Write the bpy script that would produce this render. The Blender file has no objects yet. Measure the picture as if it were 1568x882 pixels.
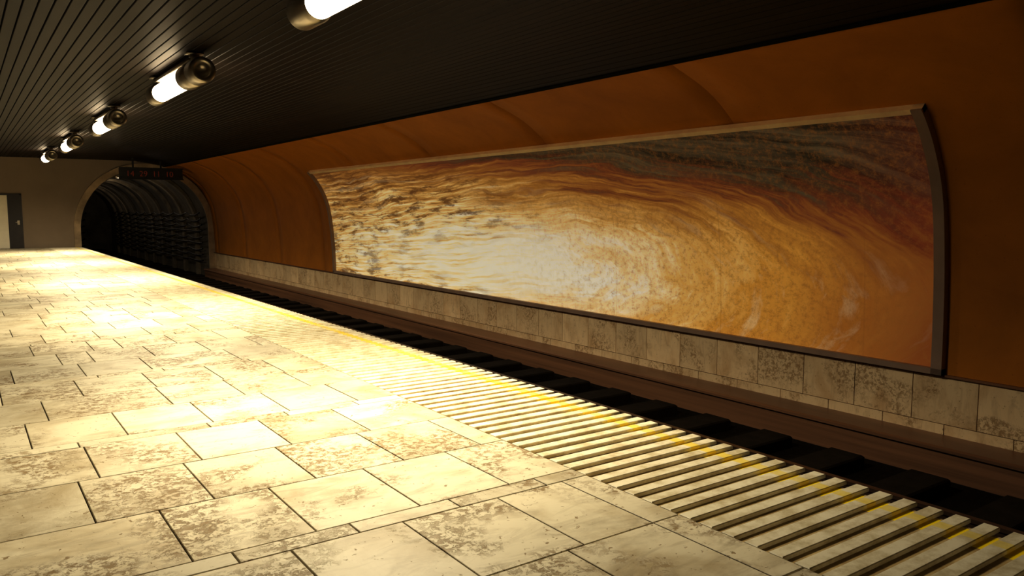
import bpy, bmesh, math, random
from mathutils import Vector
random.seed(7)
scene = bpy.context.scene
try:
    scene.view_settings.view_transform = 'Standard'
    scene.view_settings.look = 'None'
    scene.view_settings.gamma = 0.80
    scene.view_settings.exposure = 0.32
except Exception as e:
    print(e)

# ------------------------------------------------------------------ helpers
def link(o):
    scene.collection.objects.link(o); return o

def mesh_obj(name, verts, faces, mats, fm=None, smooth=False, cols=None):
    me = bpy.data.meshes.new(name)
    me.from_pydata([tuple(v) for v in verts], [], faces)
    for m in mats: me.materials.append(m)
    if fm:
        for p, i in zip(me.polygons, fm): p.material_index = i
    if smooth:
        for p in me.polygons: p.use_smooth = True
    if cols:
        ca = me.color_attributes.new(name='tile', type='FLOAT_COLOR', domain='POINT')
        for i, c in enumerate(cols): ca.data[i].color = c
    me.update()
    return link(bpy.data.objects.new(name, me))

class MB:
    def __init__(s): s.v=[]; s.f=[]; s.m=[]; s.c=[]
    def quad(s,*p,mi=0):
        b=len(s.v); s.v.extend(p); s.c += [(0,0,0,1)]*len(p); s.f.append(tuple(range(b,b+len(p)))); s.m.append(mi)
    def box(s, x0,x1,y0,y1,z0,z1, mi=0, col=(0,0,0,1), bev=0.0):
        b=len(s.v)
        if bev<=0:
            s.v += [(x0,y0,z0),(x1,y0,z0),(x1,y1,z0),(x0,y1,z0),(x0,y0,z1),(x1,y0,z1),(x1,y1,z1),(x0,y1,z1)]
            fs=[(0,3,2,1),(4,5,6,7),(0,1,5,4),(1,2,6,5),(2,3,7,6),(3,0,4,7)]
            n=8
        else:
            e=bev
            s.v += [(x0,y0,z0),(x1,y0,z0),(x1,y1,z0),(x0,y1,z0),
                    (x0,y0,z1-e),(x1,y0,z1-e),(x1,y1,z1-e),(x0,y1,z1-e),
                    (x0+e,y0+e,z1),(x1-e,y0+e,z1),(x1-e,y1-e,z1),(x0+e,y1-e,z1)]
            fs=[(0,3,2,1),(0,1,5,4),(1,2,6,5),(2,3,7,6),(3,0,4,7),
                (4,5,9,8),(5,6,10,9),(6,7,11,10),(7,4,8,11),(8,9,10,11)]
            n=12
        s.f += [tuple(b+i for i in f) for f in fs]; s.m += [mi]*len(fs); s.c += [col]*n
    def lathe(s, prof, cx, cz, seg=32, mi_fn=lambda k:0, y0=0):
        b=len(s.v)
        for (y,r) in prof:
            for i in range(seg):
                a=2*math.pi*i/seg
                s.v.append((cx+r*math.cos(a), y0+y, cz+r*math.sin(a))); s.c.append((0,0,0,1))
        for k in range(len(prof)-1):
            for i in range(seg):
                j=(i+1)%seg
                s.f.append((b+k*seg+i,b+k*seg+j,b+(k+1)*seg+j,b+(k+1)*seg+i)); s.m.append(mi_fn(k))
    def sweep_y(s, prof, y0, y1, mi=0, closed=True):
        b=len(s.v); n=len(prof)
        for y in (y0,y1):
            for (x,z) in prof: s.v.append((x,y,z)); s.c.append((0,0,0,1))
        rng = n if closed else n-1
        for i in range(rng):
            j=(i+1)%n
            s.f.append((b+i,b+j,b+n+j,b+n+i)); s.m.append(mi)
        if closed:
            s.f.append(tuple(b+i for i in range(n))); s.m.append(mi)
            s.f.append(tuple(b+n+i for i in reversed(range(n)))); s.m.append(mi)
    def obj(s, name, mats, smooth=False, cols=False):
        return mesh_obj(name, s.v, s.f, mats, s.m, smooth, s.c if cols else None)

def nt(name):
    m=bpy.data.materials.new(name); m.use_nodes=True
    t=m.node_tree; b=t.nodes['Principled BSDF']
    return m,t,b
def ramp(t, src, pts):
    r=t.nodes.new('ShaderNodeValToRGB'); cr=r.color_ramp
    while len(cr.elements)<len(pts): cr.elements.new(0.5)
    for e,(p,c) in zip(cr.elements, pts):
        e.position=p; e.color=(c,c,c,1) if not isinstance(c,(tuple,list)) else (*c,1)
    t.links.new(src, r.inputs[0]); return r.outputs[0]
def mix(t, fac, a, b, mode='MIX'):
    m=t.nodes.new('ShaderNodeMix'); m.data_type='RGBA'; m.blend_type=mode
    for idx,val in ((0,fac),(6,a),(7,b)):
        if hasattr(val,'node'): t.links.new(val, m.inputs[idx])
        elif idx==0: m.inputs[0].default_value=val
        else: m.inputs[idx].default_value=(*val,1)
    return m.outputs[2]
def math_(t, op, a, b=None, c=None, clamp=False):
    m=t.nodes.new('ShaderNodeMath'); m.operation=op; m.use_clamp=clamp
    for i,v in enumerate((a,b,c)):
        if v is None: continue
        if hasattr(v,'node'): t.links.new(v,m.inputs[i])
        else: m.inputs[i].default_value=v
    return m.outputs[0]
def noise(t, vec, scale, detail=4, rough=0.55, dist=0.0):
    n=t.nodes.new('ShaderNodeTexNoise')
    n.inputs['Scale'].default_value=scale; n.inputs['Detail'].default_value=detail
    n.inputs['Roughness'].default_value=rough; n.inputs['Distortion'].default_value=dist
    if vec: t.links.new(vec,n.inputs['Vector'])
    return n.outputs['Fac']
def objco(t):
    return t.nodes.new('ShaderNodeTexCoord').outputs['Object']
def scalev(t, vec, s):
    m=t.nodes.new('ShaderNodeMapping'); m.inputs['Scale'].default_value=s
    t.links.new(vec,m.inputs['Vector']); return m.outputs[0]
def bump(t, b, h, strength=0.3, dist=0.01):
    n=t.nodes.new('ShaderNodeBump'); n.inputs['Strength'].default_value=strength; n.inputs['Distance'].default_value=dist
    t.links.new(h,n.inputs['Height']); t.links.new(n.outputs[0], b.inputs['Normal'])

# ------------------------------------------------------------------ materials
def travertine(name, lo, hi, pit, rough=(0.42,0.58), pitamt=1.0):
    m,t,b=nt(name)
    att=t.nodes.new('ShaderNodeAttribute'); att.attribute_name='tile'
    sep=t.nodes.new('ShaderNodeSeparateColor'); t.links.new(att.outputs['Color'],sep.inputs[0])
    sc=t.nodes.new('ShaderNodeVectorMath'); sc.operation='SCALE'; sc.inputs['Scale'].default_value=60
    t.links.new(att.outputs['Color'],sc.inputs[0])
    ad=t.nodes.new('ShaderNodeVectorMath'); ad.operation='ADD'
    t.links.new(objco(t),ad.inputs[0]); t.links.new(sc.outputs[0],ad.inputs[1])
    co=ad.outputs[0]
    cloud=noise(t,co,1.7,8,0.6,0.6)
    base=ramp(t,cloud,[(0.30,lo),(0.52,hi)])
    br=ramp(t,sep.outputs[1],[(0.0,0.80),(1.0,1.0)])
    base=mix(t,1.0,base,br,'MULTIPLY')
    st=noise(t,scalev(t,co,(1.5,4,1)),1.8,6,0.65,1.2)
    base=mix(t,ramp(t,st,[(0.50,0.0),(0.72,0.5)]),base,tuple(c*0.62 for c in lo))
    mask=math_(t,'ADD',noise(t,co,2.2,3,0.5,0.4),math_(t,'MULTIPLY',sep.outputs[2],0.16))
    mk=ramp(t,mask,[(0.56,0.0),(0.70,1.0)])
    pits=ramp(t,noise(t,co,21,9,0.8,0.4),[(0.495,0.0),(0.545,1.0)])
    pm=math_(t,'MULTIPLY',mk,pits); pm=math_(t,'MULTIPLY',pm,0.85*pitamt)
    sparse=ramp(t,noise(t,co,26,4,0.6,0.8),[(0.65,0.0),(0.68,0.9)])
    pm=math_(t,'MAXIMUM',pm,math_(t,'MULTIPLY',sparse,0.9*pitamt))
    col=mix(t,pm,base,pit)
    t.links.new(col,b.inputs['Base Color'])
    r=ramp(t,cloud,[(0.3,rough[0]),(0.7,rough[1])])
    t.links.new(r,b.inputs['Roughness'])
    b.inputs['Specular IOR Level'].default_value=0.42
    inv=math_(t,'SUBTRACT',1.0,pm)
    bump(t,b,inv,0.5,0.004)
    return m
M_floor=travertine('travertine_floor',(0.52,0.43,0.27),(0.78,0.71,0.53),(0.24,0.15,0.05),(0.44,0.58))
M_band=travertine('travertine_wall',(0.76,0.53,0.29),(0.96,0.75,0.47),(0.30,0.16,0.05),(0.4,0.6),0.85)

def simple(name,col,rough=0.6,metal=0.0,var=0.25,scale=3.0,bmp=0.0,sc=(1,1,1),spec=0.5):
    m,t,b=nt(name)
    co=scalev(t,objco(t),sc)
    n=noise(t,co,scale,6,0.6)
    c=mix(t,ramp(t,n,[(0.3,0.0),(0.7,1.0)]),tuple(x*(1-var) for x in col),tuple(min(1,x*(1+var)) for x in col))
    t.links.new(c,b.inputs['Base Color'])
    b.inputs['Roughness'].default_value=rough; b.inputs['Metallic'].default_value=metal
    b.inputs['Specular IOR Level'].default_value=spec
    if bmp>0: bump(t,b,noise(t,co,scale*12,5,0.6),bmp,0.01)
    return m
M_grout=simple('grout',(0.06,0.04,0.015),0.9)
M_ceil=simple('ceiling_planks',(0.013,0.0082,0.006),0.52,var=0.35,scale=1.2,sc=(6,0.4,6),spec=0.12)
M_ceilback=simple('ceiling_void',(0.002,0.002,0.001),0.9,spec=0.1)
M_farwall=simple('painted_wall',(0.32,0.25,0.175),0.8,var=0.08,scale=1.0,bmp=0.1)
M_conc=simple('concrete_ring',(0.46,0.35,0.22),0.85,var=0.3,scale=2.5,bmp=0.4)
M_rib=simple('rib_concrete',(0.22,0.18,0.12),0.8,var=0.4,scale=2.5,bmp=0.4)
M_tun=simple('tunnel_lining',(0.12,0.10,0.07),0.75,var=0.5,scale=1.4,bmp=0.6)
M_cable=simple('cable_rubber',(0.012,0.010,0.009),0.45)
M_ballast=simple('ballast',(0.008,0.006,0.004),0.95,var=0.6,scale=20,bmp=1.0,spec=0.1)
M_sleeper=simple('sleeper',(0.014,0.010,0.007),0.9,var=0.4,scale=5,bmp=0.3,spec=0.1)
M_rail=simple('rail_steel',(0.12,0.07,0.045),0.4,0.8)
M_curb=simple('curb_rust',(0.20,0.10,0.052),0.38,var=0.4,scale=1.5,bmp=0.1,sc=(1,0.12,6))
M_frame=simple('frame_metal',(0.30,0.205,0.15),0.5,0.0,var=0.12)
M_frame2=simple('frame_top_metal',(0.95,0.68,0.38),0.45,0.0,var=0.15)
M_door=simple('door_paint',(0.03,0.022,0.018),0.5)
M_doorp=simple('door_pale',(0.95,0.88,0.7),0.6,var=0.05)
M_metal=simple('lamp_metal',(0.38,0.34,0.28),0.30,0.95,var=0.15)
M_black=simple('board_black',(0.012,0.011,0.01),0.5)
M_side=simple('platform_side',(0.03,0.024,0.018),0.9)

m,t,b=nt('orange_panel'); M_orange=m
co=objco(t)
n=noise(t,co,1.1,8,0.65,0.3)
c=mix(t,ramp(t,n,[(0.3,0.0),(0.7,1.0)]),(0.40,0.148,0.014),(0.54,0.205,0.020))
sp=ramp(t,noise(t,co,30,3,0.6),[(0.66,0.0),(0.72,0.35)])
c=mix(t,sp,c,(0.2,0.07,0.01))
t.links.new(c,b.inputs['Base Color']); b.inputs['Roughness'].default_value=0.6
b.inputs['Specular IOR Level'].default_value=0.2
bump(t,b,noise(t,co,20,5,0.6),0.08,0.01)

# slats
m,t,b=nt('slat_stone'); M_slat=m
co=objco(t)
n=noise(t,co,6,8,0.7)
c=mix(t,ramp(t,n,[(0.38,0.0),(0.56,1.0)]),(0.62,0.54,0.35),(0.88,0.82,0.63))
sx=t.nodes.new('ShaderNodeSeparateXYZ'); t.links.new(co,sx.inputs[0])
d=math_(t,'ABSOLUTE',math_(t,'SUBTRACT',sx.outputs[0],3.75))
w=math_(t,'LESS_THAN',d,0.040)
w=math_(t,'MULTIPLY',w,ramp(t,noise(t,co,2.0,4,0.6),[(0.38,0.50),(0.58,0.80)]))
c=mix(t,w,c,(0.92,0.72,0.06))
t.links.new(c,b.inputs['Base Color']); b.inputs['Roughness'].default_value=0.5
# base under slats
m,t,b=nt('slat_base'); M_sbase=m
co=objco(t)
n=noise(t,co,5,6,0.7)
c=mix(t,ramp(t,n,[(0.35,0.0),(0.65,1.0)]),(0.34,0.23,0.09),(0.62,0.48,0.23))
sx=t.nodes.new('ShaderNodeSeparateXYZ'); t.links.new(co,sx.inputs[0])
d=math_(t,'ABSOLUTE',math_(t,'SUBTRACT',sx.outputs[0],3.765))
c=mix(t,math_(t,'LESS_THAN',d,0.095),c,(1.0,0.76,0.0))
t.links.new(c,b.inputs['Base Color']); b.inputs['Roughness'].default_value=0.7

m,t,b=nt('lamp_glow'); M_glow=m
b.inputs['Base Color'].default_value=(1,0.9,0.7,1)
b.inputs['Emission Color'].default_value=(1.0,0.80,0.52,1)
b.inputs['Emission Strength'].default_value=12
m,t,b=nt('led_red'); M_led=m
b.inputs['Base Color'].default_value=(0.08,0.01,0.005,1)
b.inputs['Emission Color'].default_value=(1.0,0.15,0.05,1)
b.inputs['Emission Strength'].default_value=0.04

# ------------------------------------------------------------------ layout
YN,YF=-5.0,35.5
XL=-5.0
XE=3.95
BED=-1.44
ctrl=[(9.1,-0.37),(9.09,0.18),(9.04,0.92),(8.92,1.66),(8.68,2.2),(8.34,2.62),(7.84,2.975),(7.13,3.26)]
def catmull(P,n=8):
    out=[]; Q=[(2*P[0][0]-P[1][0],2*P[0][1]-P[1][1])]+P+[(2*P[-1][0]-P[-2][0],2*P[-1][1]-P[-2][1])]
    for i in range(1,len(Q)-2):
        for k in range(n):
            u=k/n; r=[]
            for a in (0,1):
                p0,p1,p2,p3=Q[i-1][a],Q[i][a],Q[i+1][a],Q[i+2][a]
                r.append(0.5*((2*p1)+(-p0+p2)*u+(2*p0-5*p1+4*p2-p3)*u*u+(-p0+3*p1-3*p2+p3)*u**3))
            out.append(tuple(r))
    out.append(P[-1]); return out
prof=catmull(ctrl)
def off(P,d):
    out=[]
    for i,p in enumerate(P):
        a=P[max(0,i-1)]; c=P[min(len(P)-1,i+1)]
        tx,tz=c[0]-a[0],c[1]-a[1]; L=math.hypot(tx,tz)
        dd = d if d<0 or p[1]<2.7 else d*max(0.0,1-(p[1]-2.7)/0.45)
        out.append((p[0]-tz/L*dd, p[1]+tx/L*dd))
    return out

# --- floor: slab + tiles
mb=MB()
mb.box(XL,2.83,YN,YF-0.12,-0.3,-0.012,0)
per=2.24; yy=3.29-per*4; k=0
while yy<YF:
    rows=[0.13,0.703,0.703,0.704]
    y=yy
    for r,h in enumerate(rows):
        offx={0:0.40,1:0.72,2:1.0,3:0.83}[r]
        x=offx-0.55*14 + (random.choice([0,0,0.18,-0.15]) if (k not in (4,)) else 0)
        xs=[x]
        while xs[-1]<2.83:
            w=0.55
            q=random.random()
            if r==0: w=random.choice([0.4,0.55,0.55,0.8])
            elif (k!=4 or xs[-1]<0.6) and q<0.10: w=0.28
            elif (k!=4 or xs[-1]<0.6) and q<0.18: w=0.83
            xs.append(xs[-1]+w)
        xs=[v for v in xs if v<2.83-0.14]+[2.83]
        if k==3 and r in (2,3): xs=[v for v in xs if v<2.5]+[2.65,2.83]
        for a,c in zip(xs[:-1],xs[1:]):
            if c<XL: continue
            a=max(a,XL)
            subs=[(a,c,y,y+h)]
            if r and random.random()<0.08 and k!=4:
                f=y+h*random.choice([0.35,0.5]); subs=[(a,c,y,f),(a,c,f,y+h)]
            for (p,q2,s0,s1) in subs:
                if s1<YN or s0>YF-0.12: continue
                s0=max(s0,YN); s1=min(s1,YF-0.12)
                if s1-s0<0.03 or q2-p<0.03: continue
                g=0.0042
                mb.box(p+g,q2-g,s0+g,s1-g,-0.02,0.0+random.uniform(-0.0008,0.0008),1,(random.random(),random.random(),random.random(),1),bev=0.002)
        y+=h
    yy+=per; k+=1
mb.obj('floor',[M_grout,M_floor],cols=True)

# --- platform edge
mb=MB()
mb.box(2.83,3.88,YN,YF-0.12,-0.3,-0.020,0)
y=YN+0.05
while y<YF-0.25:
    mb.box(2.835,XE,y,y+0.074,-0.021,0.001,1,bev=0.004)
    y+=0.131
mb.obj('platform_edge_strip',[M_sbase,M_slat])
mb=MB()
mb.box(XL+0.01,3.82,YN+0.01,YF-0.12,BED,-0.3,0)
mb.obj('platform',[M_side])

# --- right wall orange panels
seams=[YN,-1.15,2.85,6.85,10.85,14.85,18.85,22.85,26.85,30.85,34.85,YF]
V=[];F=[]
for y0,y1 in zip(seams[:-1],seams[1:]):
    n=10 if y1-y0>1 else 2
    base=len(V)
    yb=[]
    for i in range(n+1):
        u=i/n; yb.append((y0+0.006+(y1-y0-0.012)*u, 0.03*math.sin(math.pi*u)**0.6 if (0<u<1 and y1-y0>1) else 0))
    yb=[(yb[0][0],-0.03)]+yb+[(yb[-1][0],-0.03)]
    for (yv,d) in yb:
        for p in off(prof,d): V.append((p[0],yv,p[1]))
    m_=len(prof)
    for i in range(len(yb)-1):
        for j in range(m_-1):
            F.append((base+i*m_+j,base+i*m_+j+1,base+(i+1)*m_+j+1,base+(i+1)*m_+j))
wall=mesh_obj('wall_right',V,F,[M_orange],smooth=True)
back=off(prof,-0.04)
mb=MB(); mb.sweep_y(back+[(7.0,3.8),(9.6,3.8),(9.6,-0.37)],YN,YF,0)
mb.obj('wall_right_backing',[M_ceilback])

# --- travertine band
mb=MB()
mb.box(9.11,9.5,YN,YF,BED,-0.375,0)
y=4.71-0.73*14
while y<YF:
    a=max(y,YN); c=min(y+0.73,YF)
    if c-a>0.05:
        mb.box(9.08,9.12,a+.005,c-.005,-0.946,-0.375,1,(random.random(),random.random(),random.random(),1))
    a=max(y+0.35,YN); c=min(y+1.08,YF)
    if c-a>0.05:
        mb.box(9.08,9.12,a+.005,c-.005,-1.07,-0.955,1,(random.random(),random.random()*0.6,random.random(),1))
    y+=0.73
mb.box(9.03,9.12,YN,YF,-0.395,-0.372,2)
mb.obj('baseboard_right',[M_grout,M_band,M_curb],cols=True)

# --- kerb along the wall
mb=MB()
mb.sweep_y([(8.63,BED),(8.63,-1.12),(8.58,-1.12),(8.58,-1.09),(8.61,-1.07),(9.08,-1.07),(9.08,BED)],YN,YF-0.11,0)
mb.obj('track_kerb',[M_curb])

# --- railway track
track=bpy.data.objects.new('railway_track',None); link(track)
tun=bpy.data.objects.new('tunnel',None); link(tun)
rp=[(-.07,0),(.07,0),(.07,.012),(.012,.03),(.012,.12),(.036,.13),(.036,.165),(-.036,.165),(-.036,.13),(-.012,.12),(-.012,.03),(-.07,.012)]
for par,ya,yb_,x0,x1 in ((track,YN,YF,3.82,8.62),(tun,YF,62,3.97,8.87)):
    mb=MB(); mb.box(x0,x1,ya,yb_,BED-0.3,BED,0)
    o=mb.obj('ballast_bed',[M_ballast]); o.parent=par
    mb=MB(); y=ya+0.3
    while y<yb_-0.5:
        mb.box(4.5,8.28,y,y+0.42,BED-0.02,BED+0.15,0,bev=0.02); y+=0.95
    o=mb.obj('sleepers',[M_sleeper]); o.parent=par
    for i,cx in enumerate((5.5,6.94)):
        mb=MB(); mb.sweep_y([(cx+a,BED+0.15+c) for a,c in rp],ya,yb_-0.1*(par is tun),0)
        o=mb.obj('rail_%d'%(i+1),[M_rail]); o.parent=par

# --- ceiling planks
cp=[(XL,3.46),(5.6,3.46),(6.0,3.45),(6.4,3.42),(6.8,3.35),(7.13,3.26)]
mb=MB()
x=XL; pitch=0.125
def cz(x):
    for (a,b_),(c_,d_) in zip(cp[:-1],cp[1:]):
        if a<=x<=c_: return b_+(d_-b_)*(x-a)/(c_-a)
    return cp[-1][1]
while x<7.13:
    x1=min(x+pitch,7.14)
    za,zb=cz(x+0.005),cz(min(x1-0.005,7.13))
    g=0.005
    mb.sweep_y([(x+g,za+0.006),(x+g+.006,za),(x1-g-.006,zb),(x1-g,zb+0.006),(x1-g,zb+0.05),(x+g,za+0.05)],YN,YF,0)
    x+=pitch
mb.box(XL,7.6,YN,YF,3.52,3.7,1)
mb.obj('ceiling',[M_ceil,M_ceilback])
mb=MB(); mb.sweep_y([(7.10,3.25),(7.16,3.23),(7.16,3.30),(7.10,3.30)],YN,YF,0)
mb.obj('trim_1',[M_ceilback])

# --- far wall with arch
AX,AZ,R=6.42,0.68,2.46
seg=40
def archpts(r,zl,zr,n=40):
    return [(AX-r,zl)]+[(AX-r*math.cos(math.pi*i/n),AZ+r*math.sin(math.pi*i/n)) for i in range(n+1)]+[(AX+r,zr)]
def archring(mb,r0,r1,y0,y1,zl,zr,mi=0):
    a=archpts(r0,zl,zr); b_=archpts(r1,zl,zr); n=len(a); base=len(mb.v)
    for yv in (y0,y1):
        for p in a: mb.v.append((p[0],yv,p[1])); mb.c.append((0,0,0,1))
        for p in b_: mb.v.append((p[0],yv,p[1])); mb.c.append((0,0,0,1))
    for i in range(n-1):
        A0,A1=base+i,base+i+1; B0,B1=A0+n,A1+n; C0,C1=A0+2*n,A1+2*n; D0,D1=B0+2*n,B1+2*n
        mb.f += [(A0,A1,B1,B0),(C0,D0,D1,C1),(A0,C0,C1,A1),(B0,B1,D1,D0)]; mb.m+=[mi]*4
mb=MB()
y=YF
mb.quad((XL,y,BED),(AX-R,y,BED),(AX-R,y,3.6),(XL,y,3.6))
mb.quad((AX+R,y,BED),(9.6,y,BED),(9.6,y,3.6),(AX+R,y,3.6))
arc=[(AX-R*math.cos(math.pi*i/seg),AZ+R*math.sin(math.pi*i/seg)) for i in range(seg+1)]
for a,c in zip(arc[:-1],arc[1:]):
    mb.quad((a[0],y,a[1]),(c[0],y,c[1]),(c[0],y,3.6),(a[0],y,3.6))
archring(mb,R-0.02,R+0.22,YF-0.10,YF+0.02,0.0,-1.07,1)
mb.obj('wall_far',[M_farwall,M_conc])
mb=MB()
a=archpts(R,BED,BED)
mb.sweep_y(a,YF+0.02,62,0,closed=False)
mb.quad((AX-R,62,BED),(AX+R,62,BED),(AX+R,62,AZ+R),(AX-R,62,AZ+R))
o=mb.obj('lining',[M_tun]); o.parent=tun
mb=MB()
yv=YF+1.6
while yv<61:
    archring(mb,R-0.12,R+0.0,yv,yv+0.40,BED,BED); yv+=2.4
o=mb.obj('ribs',[M_rib]); o.parent=tun
cu=bpy.data.curves.new('cables','CURVE'); cu.dimensions='3D'; cu.bevel_depth=0.035; cu.bevel_resolution=2
for side in (-1,1):
    for kk in range(9):
        z=-0.75+kk*0.26
        dx = R-0.14 if z<AZ else math.sqrt(max(0.1,(R-0.14)**2-(z-AZ)**2))
        pts=[]
        yv=YF+0.4
        sag=random.uniform(0.03,0.12)
        while yv<58:
            for f,sg in ((0,0),(0.25,0.75),(0.5,1),(0.75,0.75)):
                pts.append((AX+side*(dx-0.04), yv+f*2.4, z-sag*sg))
            yv+=2.4
        sp=cu.splines.new('POLY'); sp.points.add(len(pts)-1)
        for p_,c_ in zip(sp.points,pts): p_.co=(*c_,1)
cu.materials.append(M_cable)
o=link(bpy.data.objects.new('cables',cu)); o.parent=tun
mb=MB()  # invented housings for the fill lights added in the tunnel
for yv in (39.0,46.0,54.0):
    mb.box(AX-0.5,AX-0.35,yv,yv+0.5,AZ+R-0.26,AZ+R-0.18,0)
o=mb.obj('added_light_boxes',[M_metal]); o.parent=tun
for yv in (39.25,46.25,54.25):  # point fills added to brighten the tunnel interior
    l=bpy.data.lights.new('tunnel_fill','POINT'); l.energy=34; l.color=(1.0,0.82,0.6); l.shadow_soft_size=0.08
    o=link(bpy.data.objects.new('tunnel_fill',l)); o.location=(AX-0.42,yv,AZ+R-0.45); o.parent=tun

# --- hidden walls closing the station
mb=MB(); mb.box(XL-0.2,XL,YN,YF,BED,3.7,0); mb.obj('wall_left',[M_farwall])
mb=MB(); mb.box(XL-0.2,9.6,YN-0.2,YN,BED-0.3,3.8,0); mb.obj('wall_back',[M_farwall])

# --- door
mb=MB()
y=YF
mb.box(0.92,2.02,y-0.05,y-0.002,2.02,2.08,0)
mb.box(1.98,2.04,y-0.05,y-0.002,0.0,2.08,0)
mb.box(0.86,0.92,y-0.05,y-0.002,0.0,2.08,0)
mb.box(0.92,1.57,y-0.03,y-0.002,0.005,2.02,1)
mb.box(1.57,1.98,y-0.035,y-0.002,0.005,2.02,0)
mb.box(1.86,1.94,y-0.045,y-0.035,0.90,1.06,2)
mb.box(1.80,1.92,y-0.09,y-0.075,0.98,1.0,2)
mb.box(1.90,1.92,y-0.09,y-0.04,0.98,1.0,2)
mb.obj('door_1',[M_door,M_doorp,M_metal])

# --- departure board
bd=bpy.data.objects.new('departure_board',None); link(bd)
mb=MB()
mb.box(5.15,7.4,33.2,33.5,2.66,3.06,0)
mb.box(5.12,7.43,33.17,33.2,2.63,2.67,0); mb.box(5.12,7.43,33.17,33.2,3.05,3.09,0)
mb.box(5.6,5.66,33.32,33.38,3.06,3.455,0); mb.box(6.6,6.66,33.32,33.38,3.06,3.37,0)
o=mb.obj('housing',[M_black]); o.parent=bd
fc=bpy.data.curves.new('digits','FONT'); fc.body='14  29  11  10'; fc.size=0.30; fc.extrude=0.002
fc.materials.append(M_led)
o=link(bpy.data.objects.new('digits',fc)); o.location=(5.35,33.19,2.75); o.rotation_euler=(math.pi/2,0,0); o.parent=bd

# --- ceiling lamps
def lamp_mesh():
    mb=MB()
    P=[(0.10,0.0),(0.10,0.07),(0.03,0.085),(0.0,0.10),(0.0,0.150),(0.03,0.158),(0.30,0.158),(0.31,0.145),(0.34,0.145),(0.35,0.158),(0.78,0.158),(0.80,0.14),(0.82,0.125),
       (2.42,0.125),(2.44,0.14),(2.50,0.15),(2.80,0.15),(2.84,0.13),(2.84,0.0)]
    mb.lathe(P,0,0,32,lambda k: 1 if k==12 else 0)
    for yy in (0.36,2.6):
        mb.box(-0.05,0.05,yy,yy+0.12,0.14,0.262,0)
        mb.box(-0.10,0.10,yy-0.03,yy+0.15,0.235,0.262,0)
    mb.box(-0.08,0.08,0.4,2.68,0.15,0.19,0)
    me=mb.obj('tmp',[M_metal,M_glow],smooth=True)
    data=me.data; bpy.data.objects.remove(me)
    return data
lm=lamp_mesh(); lm.name='ceiling_lamp'
for yn in (4.0,10.2,16.4,22.6,28.8):
    o=link(bpy.data.objects.new('ceiling_lamp',lm)); o.location=(2.56,yn,3.197)
    l=bpy.data.lights.new('lamp_beam','SPOT'); l.energy=840; l.color=(1.0,0.875,0.625)
    l.spot_size=math.radians(168); l.spot_blend=1.0; l.shadow_soft_size=0.25
    s_=link(bpy.data.objects.new('lamp_beam',l)); s_.parent=o; s_.location=(0,1.6,-0.40)

# --- billboard (curved, framed)
bb=bpy.data.objects.new('billboard',None); link(bb)
YB0,YB1=4.34,21.95
pp=[p for p in prof if p[1]<=2.63]
arcs=[0]
for a,c in zip(pp[:-1],pp[1:]): arcs.append(arcs[-1]+math.hypot(c[0]-a[0],c[1]-a[1]))
op=off(pp,0.06)
V=[];F=[];n=len(pp);uv=[]
ny=24
for i in range(ny+1):
    yv=YB0+0.05+(YB1-YB0-0.1)*i/ny
    for j,p in enumerate(op): V.append((p[0],yv,p[1])); uv.append((yv,arcs[j]))
for i in range(ny):
    for j in range(n-1): F.append((i*n+j,i*n+j+1,(i+1)*n+j+1,(i+1)*n+j))
m,t,b=nt('poster_print'); M_post=m
att=t.nodes.new('ShaderNodeAttribute'); att.attribute_name='tile'
sep=t.nodes.new('ShaderNodeSeparateColor'); t.links.new(att.outputs['Color'],sep.inputs[0])
U=math_(t,'SUBTRACT',12.0,sep.outputs[0])      # + toward the near end of the board
W=sep.outputs[1]                                # height along the curved board
def comb(x,y,z=0.0):
    c_=t.nodes.new('ShaderNodeCombineXYZ')
    for i,v in enumerate((x,y,z)):
        if hasattr(v,'node'): t.links.new(v,c_.inputs[i])
        else: c_.inputs[i].default_value=v
    return c_.outputs[0]
def cen(v,k): return math_(t,'MULTIPLY',math_(t,'SUBTRACT',v,0.5),k)
P2=comb(math_(t,'MULTIPLY',U,0.35),W)
PI=comb(U,W)
wob=cen(noise(t,P2,0.9,4,0.5),0.9)
Wc=math_(t,'ADD',math_(t,'SUBTRACT',W,0.75),wob)
Upos=math_(t,'MAXIMUM',U,0.0); Uneg=math_(t,'MINIMUM',U,0.0)
Us=math_(t,'ADD',math_(t,'MULTIPLY',Upos,0.30),math_(t,'MULTIPLY',Uneg,0.10))
rr=math_(t,'SQRT',math_(t,'ADD',math_(t,'MULTIPLY',Us,Us),math_(t,'MULTIPLY',Wc,Wc)))
rs=math_(t,'MAXIMUM',rr,0.05)
cs=math_(t,'DIVIDE',Us,rs); sn=math_(t,'DIVIDE',Wc,rs)
def swirl(rf,af,off_):
    return comb(math_(t,'MULTIPLY_ADD',cs,af,off_),math_(t,'MULTIPLY',sn,af),math_(t,'MULTIPLY',rr,rf))
s1=noise(t,swirl(2.4,1.1,3),1.3,6,0.6,0.5)
s2=noise(t,swirl(7.0,1.5,9),1.5,9,0.68,0.35)
s5=noise(t,swirl(20.0,2.4,31),1.5,6,0.6,0.2)
Wt=math_(t,'ADD',math_(t,'MULTIPLY',W,4.6),math_(t,'ADD',math_(t,'MULTIPLY',U,-0.25),math_(t,'MULTIPLY',wob,2.4)))
s3=noise(t,comb(math_(t,'MULTIPLY',U,0.9),Wt),1.3,9,0.70,0.1)
s4=noise(t,comb(math_(t,'MULTIPLY',U,0.45),math_(t,'MULTIPLY',Wt,2.4),7.0),1.3,9,0.68,0.15)
f1=cen(s1,1.4); f2=cen(s2,1.2); f5=cen(s5,0.7)
right=ramp(t,math_(t,'MULTIPLY_ADD',U,0.07,0.45),[(0.28,0.0),(0.60,1.0)])
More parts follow.
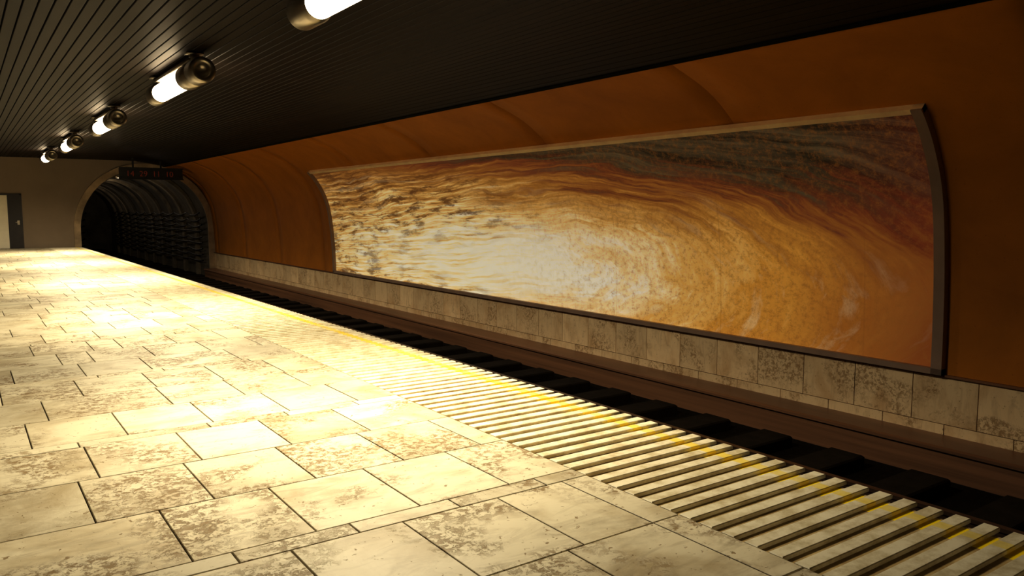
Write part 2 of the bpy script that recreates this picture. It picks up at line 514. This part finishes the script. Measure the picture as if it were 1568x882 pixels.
tt=math_(t,'ADD',math_(t,'ADD',math_(t,'MULTIPLY',rr,0.38),math_(t,'MULTIPLY',f1,0.36)),math_(t,'ADD',math_(t,'MULTIPLY',f2,0.50),math_(t,'MULTIPLY',f5,0.30)))
base=ramp(t,tt,[(0.16,(1.0,0.95,0.78)),(0.29,(1.0,0.78,0.42)),(0.43,(0.84,0.51,0.15)),(0.60,(0.68,0.34,0.06)),(1.0,(0.50,0.19,0.025))])
lt=math_(t,'ADD',math_(t,'MULTIPLY',rr,0.34),cen(s4,1.9))
left=ramp(t,lt,[(0.10,(1.0,0.96,0.76)),(0.26,(1.0,0.82,0.42)),(0.42,(0.86,0.56,0.19)),(0.60,(0.54,0.28,0.07)),(0.9,(0.20,0.08,0.02))])
base=mix(t,right,left,base)
dsh=math_(t,'MULTIPLY',ramp(t,s3,[(0.49,0.0),(0.60,0.9)]),math_(t,'SUBTRACT',1.0,right))
dsh=math_(t,'MULTIPLY',dsh,ramp(t,rr,[(0.38,0.1),(0.95,1.0)]))
base=mix(t,dsh,base,(0.17,0.07,0.02))
base=mix(t,ramp(t,s2,[(0.53,0.0),(0.74,0.6)]),base,(1.0,0.84,0.50))
# brown, red and dark bands toward the upper near corner
qv=math_(t,'ADD',math_(t,'ADD',W,math_(t,'MULTIPLY',U,0.14)),math_(t,'ADD',math_(t,'MULTIPLY',f1,1.0),math_(t,'ADD',math_(t,'MULTIPLY',f2,1.2),math_(t,'MULTIPLY',f5,1.0))))
qn=math_(t,'MULTIPLY',qv,0.25)
base=mix(t,ramp(t,qn,[(0.46,0.0),(0.61,0.65)]),base,(0.36,0.15,0.03))
base=mix(t,ramp(t,qn,[(0.60,0.0),(0.69,0.85)]),base,(0.19,0.04,0.018))
dkm=ramp(t,qn,[(0.67,0.0),(0.78,1.0)])
dcol=ramp(t,s2,[(0.40,(0.030,0.020,0.009)),(0.70,(0.17,0.12,0.058))])
base=mix(t,dkm,base,dcol)
cr_=math_(t,'ADD',math_(t,'MULTIPLY',U,0.12),math_(t,'MULTIPLY',W,-0.05))
base=mix(t,ramp(t,cr_,[(0.62,0.0),(0.93,0.9)]),base,(0.17,0.028,0.012))
g=noise(t,PI,10,9,0.85)
base=mix(t,math_(t,'MULTIPLY',ramp(t,g,[(0.34,0.75),(0.52,0.0)]),right),base,(0.30,0.12,0.025))
sm=math_(t,'LESS_THAN',math_(t,'FRACT',math_(t,'MULTIPLY',U,0.45)),0.010)
base=mix(t,math_(t,'MULTIPLY',sm,math_(t,'MULTIPLY',right,0.18)),base,(0.25,0.09,0.02))
t.links.new(base,b.inputs['Base Color']); b.inputs['Roughness'].default_value=0.6
b.inputs['Specular IOR Level'].default_value=0.15
t.links.new(base,b.inputs['Emission Color']); b.inputs['Emission Strength'].default_value=0.34  # faint glow added so the print reads brighter
o=mesh_obj('poster',V,F,[M_post],smooth=True,cols=[(a_,c_,0,1) for a_,c_ in uv]); o.parent=bb
def arcbar(name,y0,y1,mat,d0=0.03,d1=0.13):
    a=off(pp,d0); c=off(pp,d1); mb=MB(); k=len(a)
    mb.sweep_y(a+c[::-1],y0,y1,0,closed=True)
    mb.f=mb.f[:-2]; mb.m=mb.m[:-2]
    tot=2*k
    for s_ in (0,tot):
        for i in range(k-1):
            mb.f.append((s_+i,s_+i+1,s_+tot-2-i,s_+tot-1-i)); mb.m.append(0)
    o=mb.obj(name,[mat]); o.parent=bb; return o
arcbar('frame_end_near',YB0,YB0+0.12,M_frame)
arcbar('frame_end_far',YB1-0.10,YB1,M_frame)
def seg_rail(name,i0,i1,mat,d1=0.13):
    a=off(pp,0.03); c=off(pp,d1)
    mb=MB(); mb.sweep_y([a[i0],a[i1],c[i1],c[i0]],YB0,YB1,0); o=mb.obj(name,[mat]); o.parent=bb
seg_rail('frame_top',n-2,n-1,M_frame2,0.11)
seg_rail('frame_bottom',0,1,M_frame)

# ------------------------------------------------------------------ world
w=bpy.data.worlds.new('world'); scene.world=w; w.use_nodes=True
bg=w.node_tree.nodes['Background']; bg.inputs[0].default_value=(0.02,0.015,0.01,1); bg.inputs[1].default_value=0.3

# ------------------------------------------------------------------ camera
cam=bpy.data.cameras.new('camera'); co_=link(bpy.data.objects.new('camera',cam))
cam.sensor_width=36; cam.lens=1202/1568*36; cam.clip_end=200
psi=math.radians(35.13); th=math.radians(5.75)
d=Vector((math.sin(psi)*math.cos(th),math.cos(psi)*math.cos(th),-math.sin(th)))
co_.location=(0,0,1.5); co_.rotation_euler=d.to_track_quat('-Z','Y').to_euler()
scene.camera=co_
